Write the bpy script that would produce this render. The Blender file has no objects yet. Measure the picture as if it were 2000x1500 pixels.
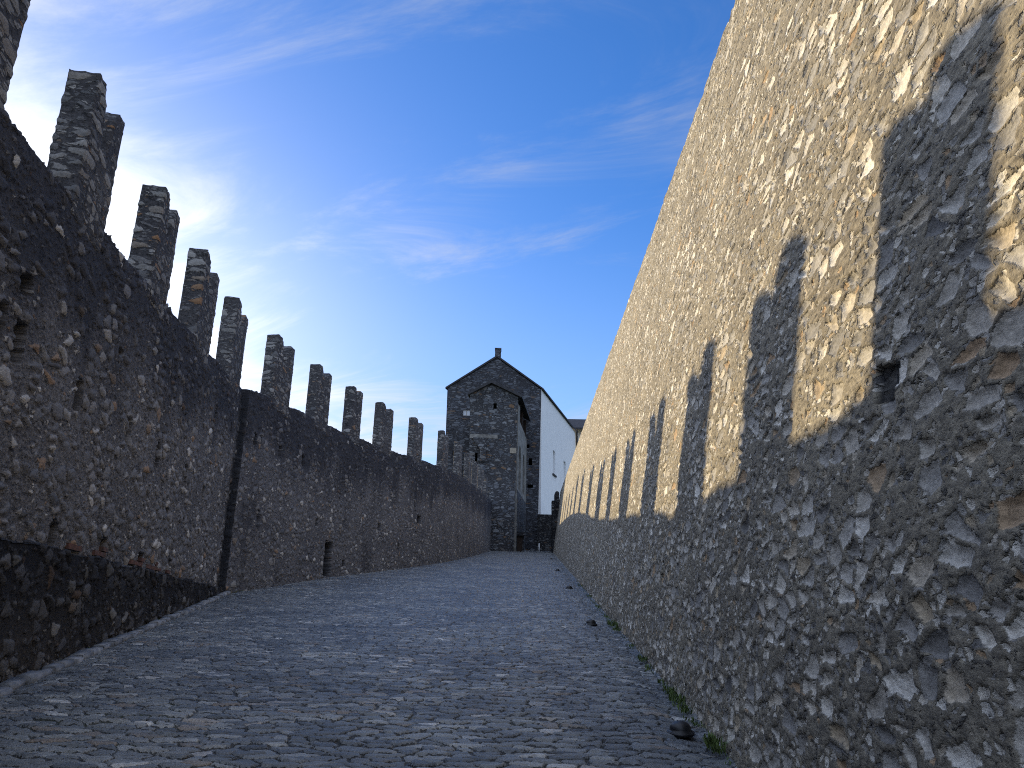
import bpy, bmesh, math, random
import numpy as np
from mathutils import Vector, Matrix
random.seed(5); rng = np.random.default_rng(5)
scene = bpy.context.scene
COL = scene.collection

# ------------------------------------------------------------------ objects
def link(name, me, parent=None, mat=None):
    o = bpy.data.objects.new(name, me)
    COL.objects.link(o)
    if parent is not None:
        o.parent = parent
    if mat is not None:
        me.materials.append(mat)
    return o

def tag(o, label=None, cat=None, group=None, kind=None):
    if label: o['label'] = label
    if cat: o['category'] = cat
    if group: o['group'] = group
    if kind: o['kind'] = kind
    return o

def thing(name, label, cat, group=None):
    o = bpy.data.objects.new(name, None)
    o.empty_display_size = 0.2
    COL.objects.link(o)
    return tag(o, label, cat, group)

def smooth(me, on=True):
    me.polygons.foreach_set('use_smooth', [on] * len(me.polygons))

def grid_mesh(name, P, attrs=None, sm=True):
    """P: (rows, cols, 3) array -> quad mesh; attrs: dict of (rows, cols, 3) vectors."""
    r, c = P.shape[:2]
    me = bpy.data.meshes.new(name)
    idx = np.arange(r * c).reshape(r, c)
    q = np.stack([idx[:-1, :-1], idx[:-1, 1:], idx[1:, 1:], idx[1:, :-1]], -1).reshape(-1, 4)
    nf = len(q)
    me.vertices.add(r * c); me.vertices.foreach_set('co', P.reshape(-1).astype(np.float32))
    me.loops.add(nf * 4); me.loops.foreach_set('vertex_index', q.reshape(-1).astype(np.int32))
    me.polygons.add(nf)
    me.polygons.foreach_set('loop_start', np.arange(0, nf * 4, 4, dtype=np.int32))
    me.update(calc_edges=True)
    smooth(me, sm)
    for k, a in (attrs or {}).items():
        at = me.attributes.new(k, 'FLOAT_VECTOR', 'POINT')
        at.data.foreach_set('vector', a.reshape(-1).astype(np.float32))
    return me

def bm_mesh(name, bm, sm=False):
    bmesh.ops.recalc_face_normals(bm, faces=bm.faces[:])
    me = bpy.data.meshes.new(name); bm.to_mesh(me); bm.free(); smooth(me, sm)
    return me

def box_bm(bm, lo, hi, jitter=0.0):
    vs = []
    for x in (lo[0], hi[0]):
        for y in (lo[1], hi[1]):
            for z in (lo[2], hi[2]):
                vs.append(bm.verts.new((x + random.uniform(-jitter, jitter), y + random.uniform(-jitter, jitter), z + random.uniform(-jitter, jitter))))
    f = [(0, 1, 3, 2), (4, 6, 7, 5), (0, 4, 5, 1), (2, 3, 7, 6), (0, 2, 6, 4), (1, 5, 7, 3)]
    for a in f: bm.faces.new([vs[i] for i in a])
    return vs

def prism_bm(bm, pts, vec):
    """closed polygon of 3D points swept along vec"""
    v = Vector(vec)
    a = [bm.verts.new(Vector(p)) for p in pts]
    b = [bm.verts.new(Vector(p) + v) for p in pts]
    n = len(a)
    bm.faces.new(a); bm.faces.new(b[::-1])
    for i in range(n):
        bm.faces.new([a[i], b[i], b[(i + 1) % n], a[(i + 1) % n]])

def panel_mesh(name, outline, holes, origin, udir, ndir, thick):
    """flat wall with openings: outline/holes are lists of (u, z); thickness goes along ndir"""
    cu = bpy.data.curves.new('tmp_panel', 'CURVE'); cu.dimensions = '2D'; cu.fill_mode = 'BOTH'; cu.extrude = thick / 2
    for pts in [outline] + list(holes):
        sp = cu.splines.new('POLY'); sp.points.add(len(pts) - 1)
        for p, (u, z) in zip(sp.points, pts): p.co = (u, z, 0, 1)
        sp.use_cyclic_u = True
    ob = bpy.data.objects.new('tmp_panel', cu); COL.objects.link(ob)
    dg = bpy.context.evaluated_depsgraph_get(); dg.update()
    me = bpy.data.meshes.new_from_object(ob.evaluated_get(dg))
    bpy.data.objects.remove(ob); bpy.data.curves.remove(cu)
    U, N, O = Vector(udir).normalized(), Vector(ndir).normalized(), Vector(origin)
    for v in me.vertices:
        u, z, w = v.co
        v.co = O + U * u + Vector((0, 0, z)) + N * (w + thick / 2)
    bm = bmesh.new(); bm.from_mesh(me); bpy.data.meshes.remove(me)
    bmesh.ops.remove_doubles(bm, verts=bm.verts[:], dist=1e-4)
    return bm_mesh(name, bm)

def rect(u0, z0, u1, z1): return [(u0, z0), (u1, z0), (u1, z1), (u0, z1)]

def arch(uc, w, z0, zs, rise=0.75, n=8):
    """pointed arch opening"""
    pts = [(uc - w / 2, z0), (uc + w / 2, z0), (uc + w / 2, zs)]
    for i in range(1, n): 
        t = i / n; pts.append((uc + w / 2 * (1 - t ** 1.6), zs + w * rise * math.sin(t * math.pi / 2)))
    pts.append((uc, zs + w * rise))
    for i in range(n - 1, 0, -1):
        t = i / n; pts.append((uc - w / 2 * (1 - t ** 1.6), zs + w * rise * math.sin(t * math.pi / 2)))
    pts.append((uc - w / 2, zs))
    return pts

# ------------------------------------------------------------------ materials
class NT:
    def __init__(s, mat):
        s.t = mat.node_tree; s.t.nodes.clear()
    def n(s, typ, ins=None, **kw):
        nd = s.t.nodes.new(typ)
        for k, v in kw.items(): setattr(nd, k, v)
        for k, v in (ins or {}).items():
            sock = nd.inputs[k]
            if isinstance(v, bpy.types.NodeSocket): s.t.links.new(v, sock)
            else: sock.default_value = v
        return nd
    def math(s, op, a, b=0.0, c=0.0, clamp=False):
        return s.n('ShaderNodeMath', {0: a, 1: b, 2: c}, operation=op, use_clamp=clamp).outputs[0]
    def add(s, a, b): return s.math('ADD', a, b)
    def mul(s, a, b): return s.math('MULTIPLY', a, b)
    def vm(s, op, a, b=(0, 0, 0), sc=None):
        nd = s.n('ShaderNodeVectorMath', {0: a, 1: b}, operation=op)
        if sc is not None: nd.inputs['Scale'].default_value = sc
        return nd.outputs[0]
    def noise(s, vec, scale, detail=4, rough=0.6, dim='3D', dist=0.0):
        return s.n('ShaderNodeTexNoise', {'Vector': vec, 'Scale': scale, 'Detail': detail, 'Roughness': rough, 'Distortion': dist}, noise_dimensions=dim)
    def vor(s, vec, feature, dim, rand=1.0):
        return s.n('ShaderNodeTexVoronoi', {'Vector': vec, 'Scale': 1.0, 'Randomness': rand}, feature=feature, voronoi_dimensions=dim)
    def step(s, x, lo, hi, t0=0.0, t1=1.0):
        return s.n('ShaderNodeMapRange', {'Value': x, 'From Min': lo, 'From Max': hi, 'To Min': t0, 'To Max': t1}, interpolation_type='SMOOTHSTEP').outputs[0]
    def lin(s, x, lo, hi, t0=0.0, t1=1.0):
        return s.n('ShaderNodeMapRange', {'Value': x, 'From Min': lo, 'From Max': hi, 'To Min': t0, 'To Max': t1}).outputs[0]
    def mix(s, f, a, b, mode='MIX'):
        nd = s.n('ShaderNodeMix', {0: f}, data_type='RGBA', blend_type=mode, clamp_factor=True)
        for i, v in ((6, a), (7, b)):
            if isinstance(v, bpy.types.NodeSocket): s.t.links.new(v, nd.inputs[i])
            else: nd.inputs[i].default_value = (*v, 1) if len(v) == 3 else v
        return nd.outputs[2]
    def ramp(s, f, stops, mode='LINEAR'):
        nd = s.n('ShaderNodeValToRGB', {0: f}); cr = nd.color_ramp; cr.interpolation = mode
        while len(cr.elements) < len(stops): cr.elements.new(0.5)
        for e, (p, c) in zip(cr.elements, stops): e.position = p; e.color = (*c, 1)
        return nd.outputs[0]
    def sep(s, v): return s.n('ShaderNodeSeparateXYZ', {0: v}).outputs
    def comb(s, x, y, z): return s.n('ShaderNodeCombineXYZ', {0: x, 1: y, 2: z}).outputs[0]
    def attr(s, name): return s.n('ShaderNodeAttribute', attribute_name=name).outputs['Vector']

def new_mat(name):
    m = bpy.data.materials.new(name); m.use_nodes = True
    return m, NT(m)

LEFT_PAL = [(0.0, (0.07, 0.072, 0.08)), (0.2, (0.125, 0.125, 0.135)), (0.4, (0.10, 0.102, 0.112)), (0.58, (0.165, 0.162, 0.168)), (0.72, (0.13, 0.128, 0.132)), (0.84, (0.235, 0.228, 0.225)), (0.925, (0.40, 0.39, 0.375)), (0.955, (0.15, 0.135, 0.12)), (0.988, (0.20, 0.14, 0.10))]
GREY_STONES = [(0.0, (0.085, 0.088, 0.095)), (0.16, (0.17, 0.17, 0.175)), (0.32, (0.125, 0.13, 0.14)), (0.48, (0.26, 0.255, 0.245)),
               (0.62, (0.19, 0.19, 0.195)), (0.74, (0.36, 0.355, 0.345)), (0.85, (0.21, 0.205, 0.20)), (0.93, (0.235, 0.20, 0.165)), (0.985, (0.27, 0.16, 0.09))]

def rubble(name, coord, dim, cell, palette, mortar, disp=0.03, fill=0.55, stain=None, bump=1.0, displace=True, rough=0.9, small=0.34, tone=1.0, bands=False):
    """mortared rubble stone: big stones + small stones set in rough mortar"""
    m, t = new_mat(name)
    v = t.attr('wc') if coord == 'wc' else t.n('ShaderNodeNewGeometry').outputs['Position']
    # ragged stone outlines
    w1 = t.noise(v, 3.2 / cell[0] * 0.3, 2, 0.5).outputs['Color']
    w2 = t.noise(v, 15.0, 3, 0.65).outputs['Color']
    vw = t.vm('ADD', v, t.vm('SCALE', t.vm('SUBTRACT', w1, (.5, .5, .5)), sc=0.30 * cell[0]))
    vw = t.vm('ADD', vw, t.vm('SCALE', t.vm('SUBTRACT', w2, (.5, .5, .5)), sc=0.050))
    vA = t.vm('MULTIPLY', vw, (1 / cell[0], 1 / cell[1], 1 / cell[2]))
    vB = t.vm('ADD', t.vm('MULTIPLY', vw, (small ** -1 / cell[0], small ** -1 / cell[1] * .9, small ** -1 / cell[2])), (13.7, 5.1, 2.2))
    fine = t.noise(v, 34.0, 5, 0.72).outputs['Fac']
    grain = t.noise(t.vm('MULTIPLY', v, (1, 2.2 if coord == 'wc' else 1, 2.2)), 11.0, 5, 0.7).outputs['Fac']
    cover = t.noise(v, .9, 3, .55).outputs['Fac']
    kmod = t.lin(cover, .32, .68, .45, 1.35)
    def layer(vec, keep, th0, th1):
        col = t.vor(vec, 'F1', dim).outputs['Color']; d = t.vor(vec, 'DISTANCE_TO_EDGE', dim).outputs['Distance']
        r = t.sep(col)
        th = t.lin(r[1], 0, 1, th0, th1)
        dd = t.add(d, t.mul(t.add(fine, -0.5), 0.10))
        msk = t.step(t.math('SUBTRACT', dd, th), 0.0, 0.07)
        pres = t.math('LESS_THAN', r[2], t.mul(kmod, keep))
        soft = t.mul(t.step(t.math('SUBTRACT', d, th), -.03, .20), pres)
        return t.mul(msk, pres), r, soft
    mA, rA, sA = layer(vA, fill, 0.02, 0.20)
    mB, rB, sB = layer(vB, fill * .9, 0.03, 0.22)
    notA = t.math('SUBTRACT', 1.0, mA)
    mB = t.mul(mB, notA)
    cA = t.ramp(rA[0], palette); cB = t.ramp(rB[0], palette)
    big = t.noise(v, 0.55, 3, 0.6).outputs['Fac']
    mort = t.mix(t.step(t.add(t.mul(grain, .6), t.mul(big, .4)), 0.35, 0.66), mortar[0], mortar[1])
    col = t.mix(mB, mort, cB); col = t.mix(mA, col, cA)
    # open joints: a thin dark gap round part of the stones
    gap = t.mul(t.step(sA, .02, .30), t.math('SUBTRACT', 1.0, mA)); gap = t.mul(gap, t.step(t.noise(v, 2.6, 3, .6).outputs['Fac'], .42, .58))
    col = t.mix(t.mul(gap, .48), col, (0.028, 0.027, 0.028))
    # weathering: grain and pits inside every stone
    var = t.lin(t.add(t.mul(grain, .5), t.mul(fine, .5)), 0.32, 0.68, 0.52, 1.48)
    col = t.mix(1.0, col, t.comb(var, var, var), 'MULTIPLY')
    pits = t.step(t.noise(v, 21.0, 3, .6).outputs['Fac'], 0.60, 0.70)
    pits = t.mul(pits, t.math('SUBTRACT', 1.0, t.mul(mA, .8)))
    col = t.mix(t.mul(pits, 0.55), col, (0.03, 0.03, 0.032))
    cav = t.step(t.noise(t.vm('MULTIPLY', vw, (1, 1.9, 1)), 6.5, 4, .65, dist=.6).outputs['Fac'], .60, .67)
    cav = t.mul(cav, notA)
    col = t.mix(t.mul(cav, .6), col, (0.022, 0.022, 0.025))
    lich = t.step(t.noise(v, 1.7, 5, 0.7).outputs['Fac'], 0.50, 0.72)
    col = t.mix(t.mul(lich, 0.22), col, (0.10, 0.10, 0.105))
    if stain is not None:
        wd = t.sep(t.attr('wd'))
        sv = t.vm('MULTIPLY', v, (1.3, .22, 1.0))
        st = t.noise(sv, 1.0, 5, 0.62).outputs['Fac']
        st2 = t.noise(v, 0.35, 3, 0.5).outputs['Fac']
        reach = t.add(t.mul(st, 3.6), t.mul(st2, 3.4))         # how far the dark streaks run down from the top (m)
        sm_ = t.step(t.math('SUBTRACT', t.mul(t.add(reach, -.85), stain[0]), wd[0]), -0.5, 1.3)
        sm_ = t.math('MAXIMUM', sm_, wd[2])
        damp = t.mul(t.step(t.noise(t.vm('MULTIPLY', v, (.8, .45, 1)), .55, 5, .62).outputs['Fac'], .52, .68), .55)
        sm_ = t.math('MAXIMUM', sm_, damp)
        sm_ = t.mul(sm_, t.lin(grain, .25, .75, 0.62, 1.0))
        keepst = t.math('SUBTRACT', 1.0, t.mul(mA, t.step(rA[2], fill * .72, fill * .86, 0, .75)))
        col = t.mix(t.mul(t.mul(sm_, keepst), stain[1]), col, (0.0085, 0.0105, 0.0185))
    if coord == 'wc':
        col = t.mix(t.mul(t.sep(t.attr('wd'))[2], .88), col, (0.020, 0.022, 0.027))  # shade painted in the holes, plus the stained wall joint and dark slate
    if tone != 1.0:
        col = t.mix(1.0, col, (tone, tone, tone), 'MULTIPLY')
    soft = t.noise(v, 4.5, 2, .5).outputs['Fac']
    hgt = t.add(t.mul(sA, t.add(0.55, t.mul(rA[1], .65))), t.mul(t.mul(sB, notA), t.add(.30, t.mul(rB[1], .35))))
    hgt = t.add(hgt, t.add(t.mul(soft, .5), t.mul(big, 1.7)))
    hf = t.add(t.mul(mA, .62), t.mul(mB, .42))
    hf = t.add(hf, t.mul(t.add(t.mul(grain, 0.55), t.mul(fine, 0.62)), t.math('SUBTRACT', 1.0, t.mul(mA, .5))))
    hf = t.math('SUBTRACT', hf, t.add(t.mul(pits, .5), t.mul(cav, .8)))
    bs = t.n('ShaderNodeBsdfPrincipled', {'Base Color': col, 'Roughness': rough})
    bs.inputs['Specular IOR Level'].default_value = 0.25
    out = t.n('ShaderNodeOutputMaterial', {'Surface': bs.outputs[0]})
    bp = t.n('ShaderNodeBump', {'Height': hf, 'Strength': bump, 'Distance': .027 if displace else disp})
    t.t.links.new(bp.outputs[0], bs.inputs['Normal'])
    if displace:
        dn = t.n('ShaderNodeDisplacement', {'Height': hgt, 'Midlevel': 1.4, 'Scale': disp})
        t.t.links.new(dn.outputs[0], out.inputs['Displacement']); m.displacement_method = 'DISPLACEMENT'
    return m

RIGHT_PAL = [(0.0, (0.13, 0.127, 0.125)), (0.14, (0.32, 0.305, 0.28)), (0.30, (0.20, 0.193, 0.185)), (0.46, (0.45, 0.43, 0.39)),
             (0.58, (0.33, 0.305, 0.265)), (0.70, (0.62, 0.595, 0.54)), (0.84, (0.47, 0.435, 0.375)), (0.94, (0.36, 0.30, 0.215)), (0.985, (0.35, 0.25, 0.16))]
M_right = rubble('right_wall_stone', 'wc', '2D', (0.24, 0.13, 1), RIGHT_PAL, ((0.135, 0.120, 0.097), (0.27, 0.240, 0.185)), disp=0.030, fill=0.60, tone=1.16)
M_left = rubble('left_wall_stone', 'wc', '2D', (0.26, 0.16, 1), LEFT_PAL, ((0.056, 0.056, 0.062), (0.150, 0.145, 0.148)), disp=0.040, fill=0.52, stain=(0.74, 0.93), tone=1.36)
M_far = rubble('far_wall_stone', 'wc', '2D', (0.26, 0.16, 1), LEFT_PAL, ((0.056, 0.057, 0.066), (0.143, 0.140, 0.150)), disp=0.040, fill=0.52, stain=(0.86, 0.93), tone=1.26)
M_plinth = rubble('plinth_stone', 'wc', '2D', (0.24, 0.20, 1), LEFT_PAL, ((0.035, 0.033, 0.033), (0.085, 0.075, 0.068)), disp=0.045, fill=0.5, stain=(0.45, 0.9), tone=.75)
M_merlon = rubble('merlon_stone', 'geo', '3D', (0.34, 0.34, 0.13), GREY_STONES, ((0.05, 0.05, 0.056), (0.10, 0.098, 0.104)), disp=0.018, fill=0.72, tone=.78)
M_build = rubble('coursed_stone', 'geo', '3D', (0.75, 0.75, 0.26), [(p, (c[0] * .52, c[1] * .56, c[2] * .64)) for p, c in GREY_STONES], ((0.03, 0.03, 0.034), (0.065, 0.066, 0.075)), disp=0.06, fill=0.78, displace=False, small=.45)
M_tower = rubble('tower_stone', 'geo', '3D', (0.62, 0.62, 0.30), [(p, (c[0] * .66, c[1] * .70, c[2] * .76)) for p, c in GREY_STONES], ((0.035, 0.035, 0.038), (0.07, 0.07, 0.076)), disp=0.08, fill=0.78, displace=False, small=.5)
M_pier = rubble('pier_stone', 'geo', '3D', (0.4, 0.4, 0.2), GREY_STONES, ((0.03, 0.03, 0.034), (0.06, 0.06, 0.066)), disp=0.04, fill=0.6, displace=False, tone=.5)

def simple(name, color, rough=0.7, var=0.25, scale=6.0, bump=0.0, spec=0.3, metal=0.0, color2=None):
    m, t = new_mat(name)
    p = t.n('ShaderNodeNewGeometry').outputs['Position']
    nz = t.noise(p, scale, 5, .65).outputs['Fac']
    c2 = color2 or tuple(c * (1 - var) for c in color)
    col = t.mix(t.step(nz, .3, .7), c2, color)
    bs = t.n('ShaderNodeBsdfPrincipled', {'Base Color': col, 'Roughness': rough, 'Metallic': metal})
    bs.inputs['Specular IOR Level'].default_value = spec
    if bump:
        b = t.n('ShaderNodeBump', {'Height': nz, 'Strength': .6, 'Distance': bump}); t.t.links.new(b.outputs[0], bs.inputs['Normal'])
    t.n('ShaderNodeOutputMaterial', {'Surface': bs.outputs[0]})
    return m

M_plaster = simple('white_plaster', (0.80, 0.80, 0.79), .85, .07, .8)
M_slate = simple('slate_roof', (0.055, 0.055, 0.06), .8, .5, 3.0, .03)
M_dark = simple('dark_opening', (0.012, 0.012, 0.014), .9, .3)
M_wood = simple('dark_timber', (0.035, 0.022, 0.016), .8, .4, 5)
M_brick = simple('old_brick', (0.15, 0.070, 0.052), .9, .5, 9, .01, color2=(0.085, 0.058, 0.050))
M_pale = simple('pale_stone', (0.34, 0.30, 0.24), .9, .3, 4, .02)
M_tside = simple('rough_render', (0.27, 0.26, 0.24), .9, .6, 1.6, .05)
M_glass = simple('pale_shutter', (0.55, 0.58, 0.62), .5, .1)
M_metal = simple('dark_metal', (0.010, 0.011, 0.014), .45, .3, 20, 0, .5)
M_ground = simple('grassy_ground', (0.06, 0.075, 0.035), .95, .4, .2)
M_weed = simple('weed_leaf', (0.10, 0.15, 0.035), .7, .6, 9)

def cobble_mat():
    m, t = new_mat('cobblestones')
    v = t.attr('wc')
    w1 = t.noise(v, 1.1, 2, .5).outputs['Color']; w2 = t.noise(v, 9.0, 3, .6).outputs['Color']
    vw = t.vm('ADD', v, t.vm('MULTIPLY', t.vm('SUBTRACT', w1, (.5, .5, .5)), (.16, .14, 0)))
    vw = t.vm('ADD', vw, t.vm('MULTIPLY', t.vm('SUBTRACT', w2, (.5, .5, .5)), (.085, .05, 0)))
    va = t.vm('MULTIPLY', vw, (1 / .22, 1 / .098, 1))
    col = t.vor(va, 'F1', '2D', 1.0).outputs['Color']; d = t.vor(va, 'DISTANCE_TO_EDGE', '2D', 1.0).outputs['Distance']
    r = t.sep(col)
    fine = t.noise(v, 40, 4, .7).outputs['Fac']
    grain = t.noise(t.vm('MULTIPLY', v, (1, 2.6, 1)), 10, 5, .7).outputs['Fac']
    big = t.noise(v, .5, 4, .6).outputs['Fac']
    dd = t.add(d, t.mul(t.add(fine, -.5), .10))
    th = t.lin(r[1], 0, 1, .0, .065)
    dome = t.step(t.math('SUBTRACT', d, th), -.02, .09)
    msk = t.step(t.math('SUBTRACT', dd, th), -.01, .05)
    stone = t.ramp(r[0], [(0, (.070, .078, .088)), (.18, (.165, .175, .185)), (.36, (.105, .115, .126)), (.54, (.225, .235, .238)), (.70, (.135, .143, .150)), (.84, (.31, .315, .31)), (.91, (.17, .175, .175)), (.95, (.20, .165, .135)), (.99, (.46, .46, .45))])
    var = t.lin(t.add(t.mul(grain, .6), t.mul(fine, .4)), .3, .7, .5, 1.5)
    stone = t.mix(1, stone, t.comb(var, var, var), 'MULTIPLY')
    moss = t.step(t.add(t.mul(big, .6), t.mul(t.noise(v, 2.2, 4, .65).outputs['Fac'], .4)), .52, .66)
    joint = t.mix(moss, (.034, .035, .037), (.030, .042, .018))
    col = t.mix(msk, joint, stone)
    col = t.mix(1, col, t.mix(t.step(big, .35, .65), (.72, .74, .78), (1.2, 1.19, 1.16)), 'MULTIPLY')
    rgh = t.lin(grain, .3, .7, .33, .56)
    bs = t.n('ShaderNodeBsdfPrincipled', {'Base Color': col, 'Roughness': rgh}); bs.inputs['Specular IOR Level'].default_value = .5
    h = t.add(t.mul(dome, t.add(.50, t.mul(r[2], .85))), t.mul(big, 1.6))
    h = t.add(h, t.mul(t.noise(v, 7, 2, .5).outputs['Fac'], .35))
    bp = t.n('ShaderNodeBump', {'Height': t.add(t.add(t.mul(grain, .8), t.mul(fine, .6)), t.mul(msk, .5)), 'Strength': 1.0, 'Distance': .022})
    t.t.links.new(bp.outputs[0], bs.inputs['Normal'])
    dn = t.n('ShaderNodeDisplacement', {'Height': h, 'Midlevel': 1.4, 'Scale': .026})
    t.n('ShaderNodeOutputMaterial', {'Surface': bs.outputs[0], 'Displacement': dn.outputs[0]})
    m.displacement_method = 'DISPLACEMENT'
    return m
M_cobble = cobble_mat()

# ------------------------------------------------------------------ plan of the place (metres, camera eye at the origin)
dL = np.array([-.1835, .983]); nL = np.array([.983, .1835]); A1 = np.array([-5.2, 8.5])     # near left wall: direction, ramp-side normal, base point
SEG2 = np.array([[-7.48, 21.05], [-7.14, 24.46], [-6.70, 29.02], [-5.92, 33.52], [-4.89, 39.68], [-3.84, 47.99], [-3.08, 58.84], [-2.48, 71.24], [-1.98, 85.28]])
C_R = np.array([1.859, 6.886]); dR = np.array([.03899, .99924]); nR = np.array([-.99924, .03899])   # right wall
SLOPE = .10711
def gl(x, y): return -1.6 + .00486 * x + SLOPE * y
def gr(y): return -1.012 + (y - 6.886) * .10721
def xl_at(y):
    if y < 21.05: return A1[0] + (y - A1[1]) / dL[1] * dL[0]
    return float(np.interp(y, SEG2[:, 1], SEG2[:, 0]))
def xr_at(y): return C_R[0] + (y - C_R[1]) / dR[1] * dR[0]
def ramp_z(x, y):
    a, b = xl_at(y), xr_at(y); k = min(max((x - a) / (b - a), -.1), 1.1)
    za = gl(a, y); return za + (gr(y) - za) * k

def catmull(P, step):
    P = np.asarray(P); Q = np.vstack([2 * P[0] - P[1], P, 2 * P[-1] - P[-2]]); out = []
    for i in range(1, len(Q) - 2):
        L = np.linalg.norm(Q[i + 1] - Q[i]); n = max(2, int(L / step(Q[i][1])))
        for k in range(n):
            u = k / n
            out.append(.5 * ((2 * Q[i]) + (-Q[i - 1] + Q[i + 1]) * u + (2 * Q[i - 1] - 5 * Q[i] + 4 * Q[i + 1] - Q[i + 2]) * u * u + (-Q[i - 1] + 3 * Q[i] - 3 * Q[i + 1] + Q[i + 2]) * u ** 3))
    out.append(P[-1]); return np.array(out)

def graded(a, b, fn):
    out = [a]
    while out[-1] < b: out.append(out[-1] + fn(out[-1]))
    return np.array(out)

# ------------------------------------------------------------------ ramp and ground
ys = graded(-14.0, 97.0, lambda y: .35 if y < 1.5 else (.05 if y < 4.2 else min(.012 * (max(y, 4.2) / 5) ** 1.55, .6)))
us = np.linspace(-.06, 1.06, 620)
XL = np.array([xl_at(y) for y in ys]); XR = np.array([xr_at(y) for y in ys])
X = XL[:, None] + (XR - XL)[:, None] * us[None]; Yg = np.repeat(ys[:, None], len(us), 1)
ZA = gl(XL, ys)[:, None]; ZB = gr(ys)[:, None]
Z = ZA + (ZB - ZA) * us[None]
Z = Z - .05 * np.exp(-((us[None] - .985) / .03) ** 2) - .04 * np.exp(-((us[None] - .01) / .03) ** 2)
P = np.stack([X, Yg, Z], -1)
me = grid_mesh('cobbled_ramp', P, {'wc': np.stack([X, Yg, 0 * X], -1)})
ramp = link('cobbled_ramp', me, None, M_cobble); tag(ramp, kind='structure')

gs = np.concatenate([-np.geomspace(3000, 30, 30), np.linspace(-25, 25, 11), np.geomspace(30, 3000, 30)])
GX, GY = np.meshgrid(gs, gs)
me = grid_mesh('ground', np.stack([GX, GY, np.full_like(GX, -4.2)], -1)); g = link('ground', me, None, M_ground); tag(g, kind='structure')

# ------------------------------------------------------------------ wall builder
def wall_mesh(name, F, B, base, top, rows, holes=(), s=None, batter=0.0, nrm=None, s_wc=None, z_wc=None, dark=None, back_to=-4.0):
    """F,B: (n,2) ramp-side and rear plan lines; base/top: (n,) heights; front rows, then the top, then the rear."""
    n = len(F); P = []; WC = []; WD = []
    for v in np.linspace(0, 1, rows):
        z = base + (top - base) * v
        xy = F - (nrm * (batter * (z - base))[:, None] if batter else 0)
        P.append(np.c_[xy, z]); WC.append(np.c_[s_wc, z, 0 * z]); WD.append(np.c_[top - z, z - base, 0 * z if dark is None else dark])
    Ft = P[-1][:, :2]; Bt = B - (nrm * (batter * (top - base))[:, None] if batter else 0)
    th = np.linalg.norm(Bt - Ft, axis=1)
    for w in np.linspace(0, 1, 9)[1:]:
        z = top - .02 * w
        P.append(np.c_[Ft + (Bt - Ft) * w, z]); WC.append(np.c_[s_wc, top + th * w, 0 * z]); WD.append(np.c_[0 * z, top - base, 0 * z])
    for w in np.linspace(0, 1, 5)[1:]:
        z = top + (back_to - top) * w
        P.append(np.c_[Bt + (B - Bt) * w, z]); WC.append(np.c_[s_wc, top + th + (top - z), 0 * z]); WD.append(np.c_[top - z, z - base, 0 * z])
    P = np.array(P); WC = np.array(WC); WD = np.array(WD)
    for (hs, hz, hw, hh, hd) in holes:          # putlog holes: the surface goes in, with shade painted into its colour
        ds = np.abs(s[None, :] - hs + .02 * np.sin(P[:rows, :, 2] * 9)) / (hw / 2); dz = np.abs(P[:rows, :, 2] - hz + .02 * np.sin(s[None, :] * 8)) / (hh / 2)
        k = (np.maximum(ds, dz) < 1).astype(float) * hd
        P[:rows, :, 0] -= k * nrm[:, 0][None]; P[:rows, :, 1] -= k * nrm[:, 1][None]
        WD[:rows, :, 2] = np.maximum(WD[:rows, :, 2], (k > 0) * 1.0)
    return grid_mesh(name, P[:, ::-1] if False else P, {'wc': WC, 'wd': WD})

# ------------------------------------------------------------------ near left wall
H_L = 5.55
s1 = graded(-17.0, 12.75, lambda s: .12 if s < -4 else .028)
n1 = len(s1); nn1 = np.repeat(nL[None], n1, 0)
F1 = A1[None] + s1[:, None] * dL[None] - .12 * nL[None]
B1 = F1 - .55 * nL[None]
base1 = gl(F1[:, 0], F1[:, 1]) - .12
top1 = base1 + .12 + np.interp(s1, [-17, -2, 8, 12.75], [5.45, 5.49, 5.52, 5.62]) + .02 * np.sin(s1 * 2.3)
holes1 = [(-.95, 2.69, .24, .42, .3), (.91, 2.67, .22, .40, .3), (3.13, 2.73, .22, .40, .3), (5.01, 2.76, .2, .38, .3), (7.26, 2.83, .2, .34, .3), (9.26, 2.69, .2, .3, .3),
          (9.45, 4.72, .2, .3, .3), (11.69, 4.81, .2, .3, .3), (-1.09, 3.30, .3, .2, .12), (-1.4, 2.84, .16, .3, .12), (2.2, 3.65, .2, .12, .1), (6.2, 1.9, .2, .12, .1),
          (.96, .95, .2, .30, .25), (2.9, .92, .24, .28, .25), (4.92, .90, .24, .28, .25), (7.06, .92, .24, .28, .25), (9.23, .96, .24, .28, .25), (11.77, 1.02, .22, .3, .25), (12.2, 3.3, .2, .3, .25)]
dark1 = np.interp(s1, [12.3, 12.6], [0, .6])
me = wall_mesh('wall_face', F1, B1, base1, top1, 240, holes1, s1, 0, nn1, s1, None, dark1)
near_wall = thing('curtain_wall', 'tall dark stone curtain wall along the left of the ramp, nearest stretch with a low stained plinth', 'castle wall', 'crenellated curtain walls')
link('wall_face', me, near_wall, M_left)
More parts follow.
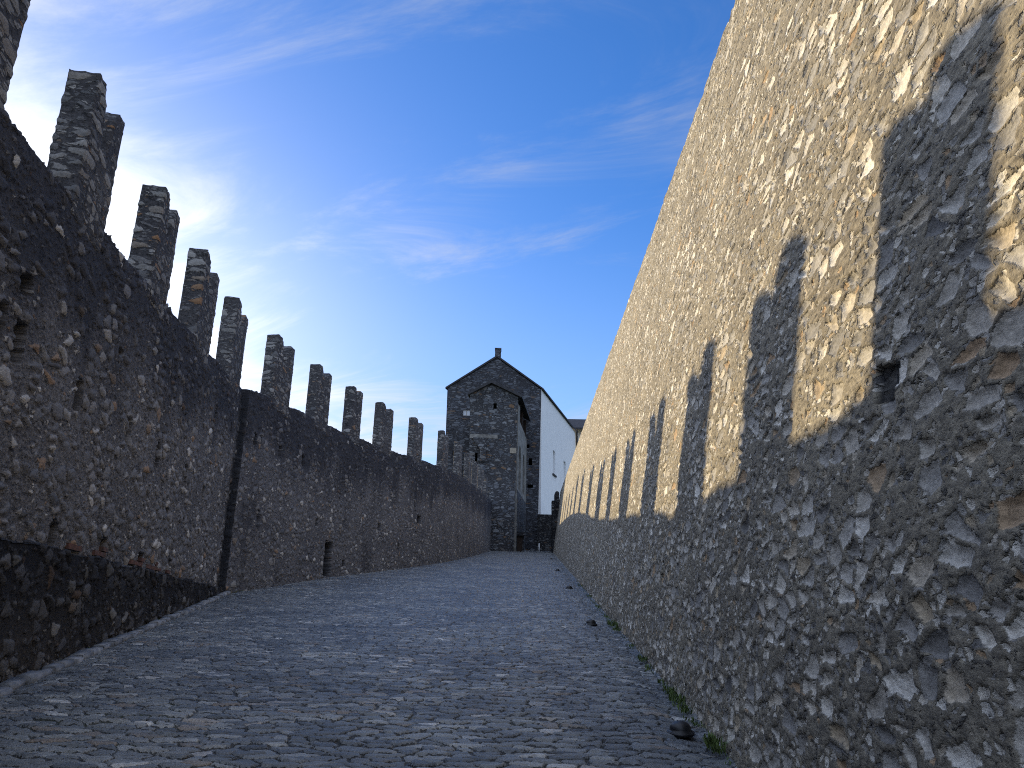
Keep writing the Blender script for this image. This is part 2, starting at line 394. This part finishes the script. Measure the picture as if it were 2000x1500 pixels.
# plinth: its level top runs into the rising ramp
s0 = graded(-17.0, 12.9, lambda s: .12 if s < -4 else .03); n0 = len(s0)
Fp = A1[None] + s0[:, None] * dL[None]; bp = gl(Fp[:, 0], Fp[:, 1]) - .12; tp = np.maximum(np.full(n0, .74) + .02 * np.sin(s0 * 3.1), bp + .02)
rows = 90; PP = []; WC = []; WD = []
for v in np.linspace(0, 1, rows):
    z = bp + (tp - bp) * v; PP.append(np.c_[Fp, z]); WC.append(np.c_[s0 + 40, z, 0 * z]); WD.append(np.c_[tp - z, z - bp, 0 * z])
for w in np.linspace(0, 1, 9)[1:]:
    PP.append(np.c_[Fp - nL[None] * .22 * w, tp + .035 * w]); WC.append(np.c_[s0 + 40, tp + .22 * w, 0 * s0]); WD.append(np.c_[0 * s0, tp - bp, 0 * s0])
link('plinth', grid_mesh('plinth', np.array(PP), {'wc': np.array(WC), 'wd': np.array(WD)}), near_wall, M_plinth)
# broken course of red bricks just above the plinth
bm = bmesh.new()
s = .62
while s < 7.0:
    L = random.uniform(.2, .29)
    if random.random() < .62:
        for row in (0, 1):
            if row and random.random() < .75: continue
            q = A1 + (s + (row * .09)) * dL - .12 * nL
            vs = box_bm(bm, (0, -.09, .80 + row * .075), (L, .024, .80 + row * .075 + .062), .007)
            for vv in vs:
                p = q + dL * vv.co.x + nL * vv.co.y; vv.co = (p[0], p[1], vv.co.z)
    s += L + .015
link('brick_course', bm_mesh('brick_course', bm), near_wall, M_brick)

# ------------------------------------------------------------------ far left wall (stands slightly proud, bends to the right)
path = catmull(SEG2, lambda y: .035 if y < 30 else (.06 if y < 45 else .12))
corner = np.array([[-7.95, 20.9], [-7.86, 20.92], [-7.78, 20.94], [-7.71, 20.96], [-7.65, 20.98], [-7.59, 21.0], [-7.53, 21.02]])
F2 = np.vstack([corner, path])
tan = np.gradient(path, axis=0); tan /= np.linalg.norm(tan, axis=1)[:, None]
nrm2 = np.c_[tan[:, 1], -tan[:, 0]]
B2 = np.vstack([np.repeat((path[0] - nrm2[0] * .6)[None], len(corner), 0), path - nrm2 * .55])
nrm2f = np.vstack([np.repeat(nrm2[:1], len(corner), 0), nrm2])
arc = np.concatenate([[0], np.cumsum(np.linalg.norm(np.diff(path, axis=0), axis=1))])
s2 = np.concatenate([-np.cumsum(np.linalg.norm(np.diff(np.vstack([corner, path[:1]]), axis=0), axis=1)[::-1])[::-1], arc])
base2 = gl(F2[:, 0], F2[:, 1]) - .12
top2 = base2 + .12 + np.interp(s2, [0, 3, 10, 14, 22, 36, 50, 66], [5.62, 5.64, 5.52, 5.46, 5.58, 5.68, 5.5, 5.3]) + .025 * np.sin(s2 * 1.9)
holes2 = [(.75, 4.94, .2, .34, .3), (2.65, 5.01, .2, .34, .3), (4.65, 5.13, .24, .34, .3), (1.61, 2.76, .18, .5, .3), (8.1, 2.15, .75, 1.25, .28), (19.9, 5.14, .7, .4, .3), (9.7, 2.11, .25, .25, .25), (6.6, 3.3, .2, .3, .25), (13.5, 4.0, .3, .3, .25), (16.5, 3.4, .3, .3, .25)]
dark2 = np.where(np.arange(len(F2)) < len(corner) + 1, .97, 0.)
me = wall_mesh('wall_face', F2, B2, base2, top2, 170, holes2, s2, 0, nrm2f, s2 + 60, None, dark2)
far_wall = thing('curtain_wall', 'curving stone curtain wall further up on the left that bends towards the gabled building', 'castle wall', 'crenellated curtain walls')
link('wall_face', me, far_wall, M_far)

# ------------------------------------------------------------------ swallow-tailed merlons
def merlon(parent, p0, p1, nrm, zb, h, thick=.40, seed=0):
    r = random.Random(seed)
    p0 = np.array(p0); p1 = np.array(p1); L = np.linalg.norm(p1 - p0); d = (p1 - p0) / L
    zt = zb + h
    a = .35 + r.uniform(-.02, .03); b = .72 + r.uniform(-.03, .04); dep = .75 + r.uniform(-.08, .1)
    prof = [(0, zb - .30), (L, zb - .30), (L, zt - .0), (L * (1 - a * .70), zt + .01), (L * (1 - a), zt - .2), (L * .58, zt - dep * .9), (L * .5, zt - dep), (L * .42, zt - dep * .9),
            (L * a, zt - .2), (L * a * .62, zt + .01), (0, zt)]
    bm = bmesh.new()
    off = .004
    pts = [(*(p0 + d * u + nrm * off), z) for u, z in prof]
    prism_bm(bm, pts, (*(-nrm * thick), 0))
    o = link('merlon', bm_mesh('merlon', bm), parent, M_merlon)
    rm = o.modifiers.new('dense', 'REMESH'); rm.mode = 'VOXEL'; rm.voxel_size = .036 if zb < 9 else .06; rm.use_smooth_shade = True
    sm = o.modifiers.new('round', 'SMOOTH'); sm.factor = .5; sm.iterations = 1
    return o

for i, (a, b, h) in enumerate([(-3.65, -2.25, 1.70), (-.39, .72, 1.72), (2.90, 4.0, 1.72), (6.3, 7.85, 1.9), (10.4, 12.1, 2.03)]):
    p0 = A1 + a * dL - .12 * nL; p1 = A1 + b * dL - .12 * nL
    merlon(near_wall, p0, p1, nL, float(np.interp((a + b) / 2, s1, top1)), h, .40, i)
def on_path(L): return np.array([np.interp(L, arc, path[:, 0]), np.interp(L, arc, path[:, 1])])
for i, (a, b, h) in enumerate([(1.5, 2.95, 2.05), (5.42, 6.83, 2.03), (9.3, 10.38, 2.05), (12.85, 14.45, 2.0), (18.11, 19.75, 2.08), (24.84, 26.5, 2.25), (31.07, 32.6, 2.3),
                               (36.9, 38.4, 2.1), (42.5, 44.0, 2.05), (48.6, 50.2, 2.2), (54.6, 56.2, 2.1)]):
    p0, p1 = on_path(a), on_path(b); d = (p1 - p0) / np.linalg.norm(p1 - p0)
    merlon(far_wall, p0, p1, np.array([d[1], -d[0]]), float(np.interp((a + b) / 2, s2, top2)), h, .40, 50 + i)

# ------------------------------------------------------------------ right wall (battered)
sr = graded(-22.0, 85.5, lambda s: .3 if s < -6.2 else (.013 if s < -2.8 else min(.013 * ((s + 6.9) / 4.0) ** 1.25, .32)))
nr = len(sr)
FR = C_R[None] + sr[:, None] * dR[None]; BR = FR - .9 * nR[None]; nnr = np.repeat(nR[None], nr, 0)
baseR = gr(FR[:, 1]) - .12
topR = baseR + .12 + 9.59 - .0281 * sr + .02 * np.sin(sr * .9) + .018 * np.sin(sr * 3.7 + 1) + .012 * np.sin(sr * 9.1)
holesR = [(-2.78, 1.33, .25, .22, .04), (4.37, .77, .13, .24, .12), (5.64, .78, .10, .2, .08)]  # first entry is a dark slate stone, not a hole
me = wall_mesh('wall_face', FR, BR, baseR, topR, 560, holesR, sr, .1256, nnr, sr, None)
right_wall = thing('castle_wall', 'tall sunlit rubble stone wall sloping back on the right of the ramp, striped with merlon shadows', 'castle wall')
link('wall_face', me, right_wall, M_right)
# stone pier that ends the right wall
pier = thing('stone_pier', 'dark stone pier with a stepped top ending the sunlit right wall beside the white plaster', 'pier')
bm = bmesh.new(); box_bm(bm, (5.0, 90.6, 7.0), (5.40, 92.0, 13.95), .03)
link('lower_step', bm_mesh('lower_step', bm), pier, M_pier)
bm = bmesh.new()
prof = [(5.33, 7.0), (5.85, 7.0)] + [(5.59 + .26 * math.cos(a), 14.75 + .3 * math.sin(a)) for a in np.linspace(0, math.pi, 9)]
prism_bm(bm, [(x, 90.45, z) for x, z in prof], (0, 1.5, 0))
link('round_topped_post', bm_mesh('round_topped_post', bm), pier, M_pier)

# ------------------------------------------------------------------ gabled building
YB = 96.0
bld = thing('gabled_building', 'tall stone gabled castle building with white plastered side wall and a small chimney', 'building')
eL, eR, ridge = (-8.48, 29.19), (3.89, 29.31), (-2.05, 33.55)
ux = .0
gable = [(-8.06 - .12, -4), (3.50, -4), (3.57, 13), (3.86, 29.25), (-2.05, 33.5), (-8.42, 29.15)]
win = rect(-6.30, 25.52, -5.28, 26.32)
link('gable_wall', panel_mesh('gable_wall', gable, [win, rect(2.3, 19.2, 2.75, 20.1), rect(2.05, 21.4, 2.4, 21.9), rect(2.2, 16.3, 2.9, 16.75), rect(-7.4, 20.3, -7.1, 20.8), rect(-6.4, 19.3, -6.1, 19.8)], (0, YB, 0), (1, 0, 0), (0, 1, 0), .7), bld, M_build)
w = link('window', panel_mesh('window', [(p[0] + (.02 if p[0] < -6 else -.02), p[1]) for p in win], [rect(-6.24, 25.58, -5.86, 26.26), rect(-5.80, 25.58, -5.34, 26.26)], (0, YB + .12, 0), (1, 0, 0), (0, 1, 0), .12), bld, M_pale)
bm = bmesh.new(); box_bm(bm, (-6.27, YB + .17, 25.55), (-5.31, YB + .21, 26.3)); link('pane', bm_mesh('pane', bm), w, M_glass)
sd = np.array([10.134 - 3.89, 118.44 - 96.0]); SL = float(np.linalg.norm(sd)); sd /= SL; sn = np.array([-sd[1], sd[0]])   # side wall direction, inward normal
O3 = (3.89, 96.0, 0)
side_holes = [rect(7.0, 19.45, 8.5, 22.75), rect(14.3, 19.45, 15.8, 22.75)]
side = link('plaster_wall', panel_mesh('plaster_wall', [(.05, 12.88), (SL, 12.88), (SL, 29.25), (-.0, 29.25)], side_holes, O3, (*sd, 0), (*sn, 0), .8), bld, M_plaster)
bm = bmesh.new()
def side_box(bm, u0, u1, z0, z1, n0, n1):
    vs = box_bm(bm, (u0, n0, z0), (u1, n1, z1))
    for v in vs:
        p = np.array([3.89, 96.0]) + sd * v.co.x + sn * v.co.y; v.co = (p[0], p[1], v.co.z)
side_box(bm, .05, SL, -4, 12.87, -.02, .8)
link('base_wall', bm_mesh('base_wall', bm), bld, M_pier)
for (u0, u1) in ((7.0, 8.5), (14.3, 15.8)):
    bm = bmesh.new(); side_box(bm, u0 - .05, u1 + .05, 19.3, 22.9, .55, .62)
    wn = link('slit_window', bm_mesh('slit_window', bm), bld, M_glass)
    bm = bmesh.new(); side_box(bm, u0 - .35, u1 + .25, 19.22, 19.44, -.18, .3)
    link('sill', bm_mesh('sill', bm), wn, M_slate)
# rear walls so the building is closed
bm = bmesh.new()
bk = [np.array([3.89, 96]) + sd * SL, np.array([-8.4, 96]) + np.array([sd[0], sd[1]]) * SL]
prism_bm(bm, [(-8.35, 96.7, -4), (-8.35, 96.7, 29.1), (bk[1][0], bk[1][1], 29.1), (bk[1][0], bk[1][1], -4)], (.7, 0, 0))
prism_bm(bm, [(bk[1][0], bk[1][1], -4), (bk[0][0] - .8, bk[0][1], -4), (bk[0][0] - .8, bk[0][1], 29.1), ((bk[0][0] + bk[1][0]) / 2, bk[0][1], 33.4), (bk[1][0], bk[1][1], 29.1)], (0, -.7, 0))
link('rear_wall', bm_mesh('rear_wall', bm), bld, M_build)
# roof: two slate slopes with a little overhang
bm = bmesh.new()
def slope(bm, a, b, back, t=.22):
    """a: ridge (x,z), b: eave (x,z) at the gable; back: sweep"""
    dx, dz = b[0] - a[0], b[1] - a[1]; L = math.hypot(dx, dz)
    b = (b[0] + dx / L * .28, b[1] + dz / L * .28)
    prism_bm(bm, [(a[0], YB - .18, a[1] + .05), (b[0], YB - .18, b[1] + .05), (b[0], YB - .18, b[1] + .05 + t), (a[0], YB - .18, a[1] + .05 + t * 1.25)], back)
bkv = (sd[0] * (SL + .3), sd[1] * (SL + .3), 0)
slope(bm, (-2.05, 33.52), (3.89, 29.27), bkv); slope(bm, (-2.05, 33.52), (-8.45, 29.17), bkv)
roof = link('roof', bm_mesh('roof', bm), bld, M_slate)
bm = bmesh.new(); box_bm(bm, (-2.32, 96.2, 33.2), (-1.56, 97.3, 34.85), .02); box_bm(bm, (-2.38, 96.14, 34.86), (-1.50, 97.36, 34.97), .01)
link('chimney', bm_mesh('chimney', bm), roof, M_build)

# low dark wall between building and pier
lw = panel_mesh('boundary_wall', [(3.45, 5), (5.42, 5), (5.42, 12.84), (3.45, 12.84)], [rect(4.15, 9.9, 4.3, 10.2)], (0, 94.6, 0), (1, 0, 0), (0, 1, 0), .5)
tag(link('boundary_wall', lw, None, M_pier), 'dark low stone wall under the white plaster at the top of the ramp', 'wall')

# ------------------------------------------------------------------ stone tower in front of the gable
tow = thing('stone_tower', 'narrow stone gate tower with slate roof and pointed side arches in front of the gable', 'tower')
YT = 85.0
front = [(-4.62, -2), (.50, -2), (.53, 7.6), (.74, 24.95), (-2.37, 26.5), (-4.82, 25.1), (-4.66, 20.3)]
link('front_wall', panel_mesh('front_wall', front, [rect(-2.1, 23.5, -1.7, 24.15), rect(-4.0, 16.8, -3.72, 18.3)], (0, YT, 0), (1, 0, 0), (0, 1, 0), .55), tow, M_tower)
td = np.array([1.30, 11.0]); TL = float(np.linalg.norm(td)); td /= TL; tn = np.array([-td[1], td[0]])
outl = [(.56, -2), (TL, -2), (TL, 22.5), (TL - 2.6, 22.5), (TL - 2.6, 22.6), (2.2, 22.6), (2.2, 24.3), (.56, 24.3)]
link('arcade_wall', panel_mesh('arcade_wall', outl, [arch(3.0, 2.5, 14.6, 17.9, .8), arch(7.6, 2.4, 14.9, 17.9, .8)], (.74, YT, 0), (*td, 0), (*tn, 0), .5), tow, M_tside)
bm = bmesh.new()
def tow_box(u0, u1, z0, z1, n0, n1):
    vs = box_bm(bm, (u0, n0, z0), (u1, n1, z1))
    for v in vs:
        p = np.array([.74, YT]) + td * v.co.x + tn * v.co.y; v.co = (p[0], p[1], v.co.z)
tow_box(.6, TL, -2, 14.3, -.03, .49)
link('lower_side_wall', bm_mesh('lower_side_wall', bm), tow, M_build)
bm = bmesh.new(); tow_box(.6, TL, -2, 24.6, 2.2, 2.4); link('inner_wall', bm_mesh('inner_wall', bm), tow, M_dark)  # near-black colour stands in for the shade inside the arches
bm = bmesh.new(); prism_bm(bm, [(-4.62, YT + .56, -2), (-4.78, YT + .56, 25.0), (-4.78, YB - .01, 25.0), (-4.62, YB - .01, -2)], (.5, 0, 0)); link('rear_side_wall', bm_mesh('rear_side_wall', bm), tow, M_build)
bm = bmesh.new()
def tslope(a, b, t=.3, over=.3):
    dx, dz = b[0] - a[0], b[1] - a[1]; L = math.hypot(dx, dz); b = (b[0] + dx / L * over, b[1] + dz / L * over)
    prism_bm(bm, [(a[0], YT - .45, a[1]), (b[0], YT - .45, b[1]), (b[0], YT - .45, b[1] + t), (a[0], YT - .45, a[1] + t * 1.2)], (td[0] * 11.1, td[1] * 11.1, 0))
tslope((-2.37, 26.48), (.74, 24.98), over=.5); tslope((-2.37, 26.48), (-4.82, 25.1), over=.3)
link('roof', bm_mesh('roof', bm), tow, M_slate)
bm = bmesh.new()
bm.free()
for u in (2.2, 5.6, TL - 1.4):
    bm = bmesh.new(); tow_box(u, u + .35, 22.55, 24.7, .0, .35)
    link('roof_post', bm_mesh('roof_post', bm), tow, M_wood)
# lintel band, corbel, pale quoin, base door
bm = bmesh.new(); box_bm(bm, (-4.68, YT - .07, 19.98), (-1.5, YT + .2, 20.42), .02); link('lintel', bm_mesh('lintel', bm), tow, M_tside)
bm = bmesh.new(); prism_bm(bm, [(-4.34, YT - .55, 19.94), (-2.75, YT - .55, 19.94), (-2.75, YT - .55, 17.2), (-3.42, YT - .55, 17.2), (-3.42, YT - .55, 18.55)], (0, .56, 0)); link('corbel', bm_mesh('corbel', bm), tow, M_tower)
bm = bmesh.new(); box_bm(bm, (-3.40, YT - .3, 10.2), (-2.78, YT + .1, 17.19), .03); link('buttress', bm_mesh('buttress', bm), tow, M_build)
bm = bmesh.new(); box_bm(bm, (-.1, YT - .05, 18.3), (.62, YT + .1, 18.95), .03); link('springer_stone', bm_mesh('springer_stone', bm), tow, M_pale)
# porch door at the tower's foot
door = thing('porch_door', 'dark low doorway with a heavy lintel at the foot of the stone tower', 'door')
bm = bmesh.new(); box_bm(bm, (.62, 86.0, 7.4), (1.5, 86.35, 9.25), .01); link('door_leaf', bm_mesh('door_leaf', bm), door, M_wood)
bm = bmesh.new(); box_bm(bm, (.60, 85.7, 9.26), (1.75, 86.5, 9.62), .03); link('lintel', bm_mesh('lintel', bm), door, M_pier)
bm = bmesh.new(); box_bm(bm, (1.5, 85.85, 7.4), (1.68, 86.5, 9.25), .02); link('jamb', bm_mesh('jamb', bm), door, M_pier)
# little pale post
bm = bmesh.new(); bmesh.ops.create_cone(bm, cap_ends=True, segments=12, radius1=.1, radius2=.07, depth=.8, matrix=Matrix.Translation((3.62, 93.6, 8.78)))
bmesh.ops.create_uvsphere(bm, u_segments=12, v_segments=6, radius=.085, matrix=Matrix.Translation((3.62, 93.6, 9.18)))
tag(link('bollard', bm_mesh('bollard', bm, True), None, M_plaster), 'tiny pale post at the top of the ramp before the dark low wall', 'bollard')

# wing behind, with a dark roof
wing = thing('castle_wing', 'further castle wing with dark overhanging roof behind the white plaster wall', 'building')
bm = bmesh.new(); box_bm(bm, (9.9, 121.5, -4), (24, 132, 30.9)); link('plaster_wall', bm_mesh('plaster_wall', bm), wing, M_plaster)
bm = bmesh.new()
prism_bm(bm, [(8.9, 119.6, 29.9), (8.9, 119.6, 30.2), (8.9, 126.5, 33.4), (8.9, 133.4, 30.2), (8.9, 133.4, 29.9), (8.9, 126.5, 33.1)], (16, 0, 0))
link('roof', bm_mesh('roof', bm), wing, M_slate)
bm = bmesh.new(); bmesh.ops.create_cone(bm, cap_ends=True, segments=10, radius1=.16, radius2=.16, depth=20, matrix=Matrix.Translation((10.45, 118.9, 19.5)))
link('downpipe', bm_mesh('downpipe', bm, True), wing, M_dark)

# ------------------------------------------------------------------ domed ground lamps along the right wall
def lamp_mesh():
    bm = bmesh.new(); seg = 32; prof = [(.150, -.02), (.150, .012), (.138, .018), (.130, .020), (.128, .045), (.118, .078), (.098, .105), (.068, .124), (.034, .133), (.0, .136)]
    rings = []
    for r_, z in prof[:-1]:
        rings.append([bm.verts.new((r_ * math.cos(2 * math.pi * k / seg), r_ * math.sin(2 * math.pi * k / seg), z)) for k in range(seg)])
    for a, b in zip(rings, rings[1:]):
        for k in range(seg): bm.faces.new([a[k], a[(k + 1) % seg], b[(k + 1) % seg], b[k]])
    tp_ = bm.verts.new((0, 0, .136))
    for k in range(seg): bm.faces.new([rings[-1][k], rings[-1][(k + 1) % seg], tp_])
    return bm_mesh('dome', bm, True)
def ring_mesh():
    bm = bmesh.new(); seg = 32
    prof = [(.150, -.03), (.166, -.03), (.164, .004), (.158, .008), (.148, .008)]
    rings = [[bm.verts.new((r_ * math.cos(2 * math.pi * k / seg), r_ * math.sin(2 * math.pi * k / seg), z)) for k in range(seg)] for r_, z in prof]
    for a, b in zip(rings, rings[1:]):
        for k in range(seg): bm.faces.new([a[k], a[(k + 1) % seg], b[(k + 1) % seg], b[k]])
    return bm_mesh('base_ring', bm, True)
dm, rm_ = lamp_mesh(), ring_mesh(); dm.materials.append(M_metal); rm_.materials.append(M_metal)
LAMP_LABELS = ['glossy black dome lamp in the cobbles, largest and nearest, beside a weed tuft', 'black dome lamp in the cobbles, second nearest along the right wall',
               'black dome lamp in the cobbles, third one up the ramp along the right wall', 'small dark dome lamp, fourth one up the ramp along the right wall', 'tiny dark dome lamp, farthest up the ramp near the stone pier']
for (x, y, lab) in [(1.60, 7.62, LAMP_LABELS[0]), (1.70, 16.3, LAMP_LABELS[1]), (2.10, 27.2, LAMP_LABELS[2]), (2.55, 40.9, LAMP_LABELS[3]), (3.35, 61.5, LAMP_LABELS[4])]:
    t = thing('ground_lamp', lab, 'ground lamp', 'dome lamps along the right wall'); t.location = (x, y, ramp_z(x, y) + .015); t.rotation_euler = (math.atan(SLOPE), 0, random.uniform(-.3, .3)); t.scale = (.76, .76, .68)
    for nm, mm in (('dome', dm), ('base_ring', rm_)): 
        o = bpy.data.objects.new(nm, mm); COL.objects.link(o); o.parent = t

# ------------------------------------------------------------------ weeds at the wall feet
def weeds(name, spots):
    V = []; Fc = []; spots = [(x, y, rad * .9, h * .8, max(4, int(n * .6))) for (x, y, rad, h, n) in spots]
    for (x, y, rad, hgt, n) in spots:
        for k in range(n):
            a = random.uniform(0, 6.283); rr = rad * math.sqrt(random.random()); px, py = x + rr * math.cos(a) * .6, y + rr * math.sin(a) * 1.6
            z = ramp_z(px, py) - .01; h = hgt * random.uniform(.35, 1); ln = random.uniform(.2, 1.0) * h; b = random.uniform(0, 6.283); wd = random.uniform(.003, .008)
            dx, dy = math.cos(b), math.sin(b); i = len(V)
            V += [(px - dy * wd * .5, py + dx * wd * .5, z), (px + dy * wd * .5, py - dx * wd * .5, z),
                  (px + dx * ln * .45 + dy * wd, py + dy * ln * .45 - dx * wd, z + h * .65), (px + dx * ln * .45 - dy * wd, py + dy * ln * .45 + dx * wd, z + h * .65), (px + dx * ln, py + dy * ln, z + h * .92)]
            Fc += [(i, i + 1, i + 2, i + 3), (i + 3, i + 2, i + 4)]
    me = bpy.data.meshes.new(name); me.from_pydata(V, [], Fc); me.update()
    return link(name, me, None, M_weed)
spots = []
for (y, rad, h, n) in [(5.6, .12, .10, 90), (6.35, .10, .09, 80), (7.15, .13, .15, 170), (7.35, .1, .10, 90), (8.0, .08, .06, 50), (8.6, .12, .10, 110), (9.1, .15, .13, 190), (9.55, .12, .11, 150), (10.1, .1, .08, 70), (11.2, .1, .1, 60),
                       (11.9, .12, .12, 100), (13.4, .1, .07, 60), (15.6, .14, .12, 110), (16.4, .2, .16, 190), (18.0, .12, .08, 70), (20.5, .15, .1, 90), (24, .15, .1, 80), (29, .2, .1, 80)]:
    spots.append((xr_at(y) - .07, y, rad, h, n))
for k in range(70):
    y = random.uniform(5, 32); spots.append((xr_at(y) - random.uniform(.03, .12), y, .08, .05, 14))
tag(weeds('weeds', spots), 'green weeds growing along the foot of the sunlit right wall', 'weeds', kind='stuff')
spots = []
for k in range(110):
    y = random.uniform(8, 22); spots.append((xl_at(y) + random.uniform(.03, .10), y, .12, .06, 16))
tag(weeds('weeds', spots), 'sparse weeds along the foot of the dark left wall plinth', 'weeds', kind='stuff')
# edging stones along the left wall foot
bm = bmesh.new(); y = 6.5
edge_pal = []
while y < 21:
    L = random.uniform(.22, .42); x = xl_at(y + L / 2) + .16
    vs = box_bm(bm, (-.085, 0, -.06), (.075 + random.uniform(-.02, .03), L - .02, .012 + random.uniform(.02, .045)), .012)
    for v in vs:
        xx, yy = x + v.co.x + dL[0] * v.co.y, y + v.co.y; v.co = (xx, yy, ramp_z(xx, yy) + v.co.z)
    y += L
bmesh.ops.bevel(bm, geom=bm.edges[:], offset=.012, segments=2, affect='EDGES')
ed = link('edging_stones', bm_mesh('edging_stones', bm, True), None, simple('edging_stone', (.30, .31, .33), .6, .45, 3.2, .01, color2=(.10, .11, .125))); tag(ed, 'row of flat pale edging stones along the left wall foot', 'edging', kind='structure')

# ------------------------------------------------------------------ sky, sun, camera
SUN_AZ, SUN_EL = math.radians(-45.3), math.radians(18.6)
world = bpy.data.worlds.new('World'); scene.world = world; world.use_nodes = True
t = NT(world)
tc = t.n('ShaderNodeTexCoord').outputs['Generated']
sky = t.n('ShaderNodeTexSky', sky_type='NISHITA', sun_disc=False, sun_elevation=SUN_EL, sun_rotation=SUN_AZ, altitude=300, air_density=1.0, dust_density=.25, ozone_density=3.0)
skyc = t.n('ShaderNodeHueSaturation', {'Color': sky.outputs[0], 'Saturation': 1.25, 'Value': 1.0}).outputs[0]
skyc = t.vm('MULTIPLY', skyc, (.92, .855, 1.04))
x_, y_, z_ = t.sep(tc)[:3]
zz = t.math('MAXIMUM', z_, .06)
cp = t.comb(t.math('DIVIDE', x_, zz), t.math('DIVIDE', y_, zz), 0.0)        # direction -> point on a high flat cloud layer
rot = t.n('ShaderNodeVectorRotate', {'Vector': cp, 'Angle': math.radians(30)}, rotation_type='Z_AXIS').outputs[0]
st = t.vm('MULTIPLY', rot, (.55, 1.25, 1.0))
cl = t.noise(st, 1.7, 10, .66, '2D', .6).outputs['Fac']
cov = t.noise(t.vm('ADD', cp, (3.1, 9.4, 0)), .55, 3, .5, '2D').outputs['Fac']
sunv = (math.sin(SUN_AZ) * math.cos(SUN_EL), math.cos(SUN_AZ) * math.cos(SUN_EL), math.sin(SUN_EL))
sdot = t.n('ShaderNodeVectorMath', {0: tc, 1: sunv}, operation='DOT_PRODUCT').outputs['Value']
dens = t.step(t.add(t.add(t.mul(cl, .62), t.mul(cov, .55)), t.mul(t.add(sdot, -.72), .30)), .51, .80)
fwd = t.math('POWER', t.math('MAXIMUM', sdot, 0.0), 7.0)                       # thin ice cloud scatters forward
fwd2 = t.mul(t.math('POWER', t.math('MAXIMUM', sdot, 0.0), 8.0), t.step(z_, .20, .68, 1.0, .10))   # low haze in front of the sun
lum = t.add(t.add(2.7, t.mul(fwd, 1.6)), t.mul(fwd2, 5.5))
ccol = t.vm('MULTIPLY', t.comb(lum, lum, lum), (.93, .97, 1.05))
veil = t.add(t.mul(fwd, .12), t.mul(fwd2, .95))
f = t.math('MINIMUM', t.add(t.mul(dens, .62), veil), .92)
skyc = t.mix(t.step(z_, .12, .52, .38, 0.0), skyc, (2.3, 3.2, 4.3))
col = t.mix(f, skyc, ccol)
# bright cloud added behind the camera, unseen, to lift the shade
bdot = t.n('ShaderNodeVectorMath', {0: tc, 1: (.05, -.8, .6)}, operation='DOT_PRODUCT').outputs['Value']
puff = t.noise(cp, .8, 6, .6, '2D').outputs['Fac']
fill_cloud = t.mul(t.step(bdot, .0, .42), t.lin(puff, .3, .6, .42, .88))
col = t.mix(fill_cloud, col, (4.4, 5.1, 6.5))
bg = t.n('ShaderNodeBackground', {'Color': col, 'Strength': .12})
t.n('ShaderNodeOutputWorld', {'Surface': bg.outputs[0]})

sun = bpy.data.lights.new('sun', 'SUN'); sun.energy = 3.7; sun.angle = math.radians(.53); sun.color = (1.0, .80, .48)
so = bpy.data.objects.new('sun', sun); COL.objects.link(so)
so.rotation_euler = Vector(sunv).to_track_quat('Z', 'Y').to_euler()

pit = math.atan(467.6 / 1500.); rol = .02
Fv = Vector((0, math.cos(pit), math.sin(pit))); U0 = Vector((0, -math.sin(pit), math.cos(pit))); R0 = Vector((1, 0, 0))
Rv = R0 * math.cos(rol) + U0 * math.sin(rol); Uv = U0 * math.cos(rol) - R0 * math.sin(rol)
cam = bpy.data.cameras.new('camera'); cam.sensor_width = 36; cam.lens = 27.0; cam.clip_start = .05; cam.clip_end = 9000
co = bpy.data.objects.new('camera', cam); COL.objects.link(co)
M = Matrix((Rv, Uv, -Fv)).transposed().to_4x4(); co.matrix_world = M
scene.camera = co
scene.view_settings.view_transform = 'Standard'; scene.view_settings.look = 'None'; scene.view_settings.exposure = .92; scene.view_settings.gamma = 1
scene.render.engine = 'CYCLES'
scene.cycles.max_bounces = 5; scene.cycles.diffuse_bounces = 4; scene.cycles.glossy_bounces = 2
scene.cycles.use_denoising = False
scene.cycles.filter_width = 1.05
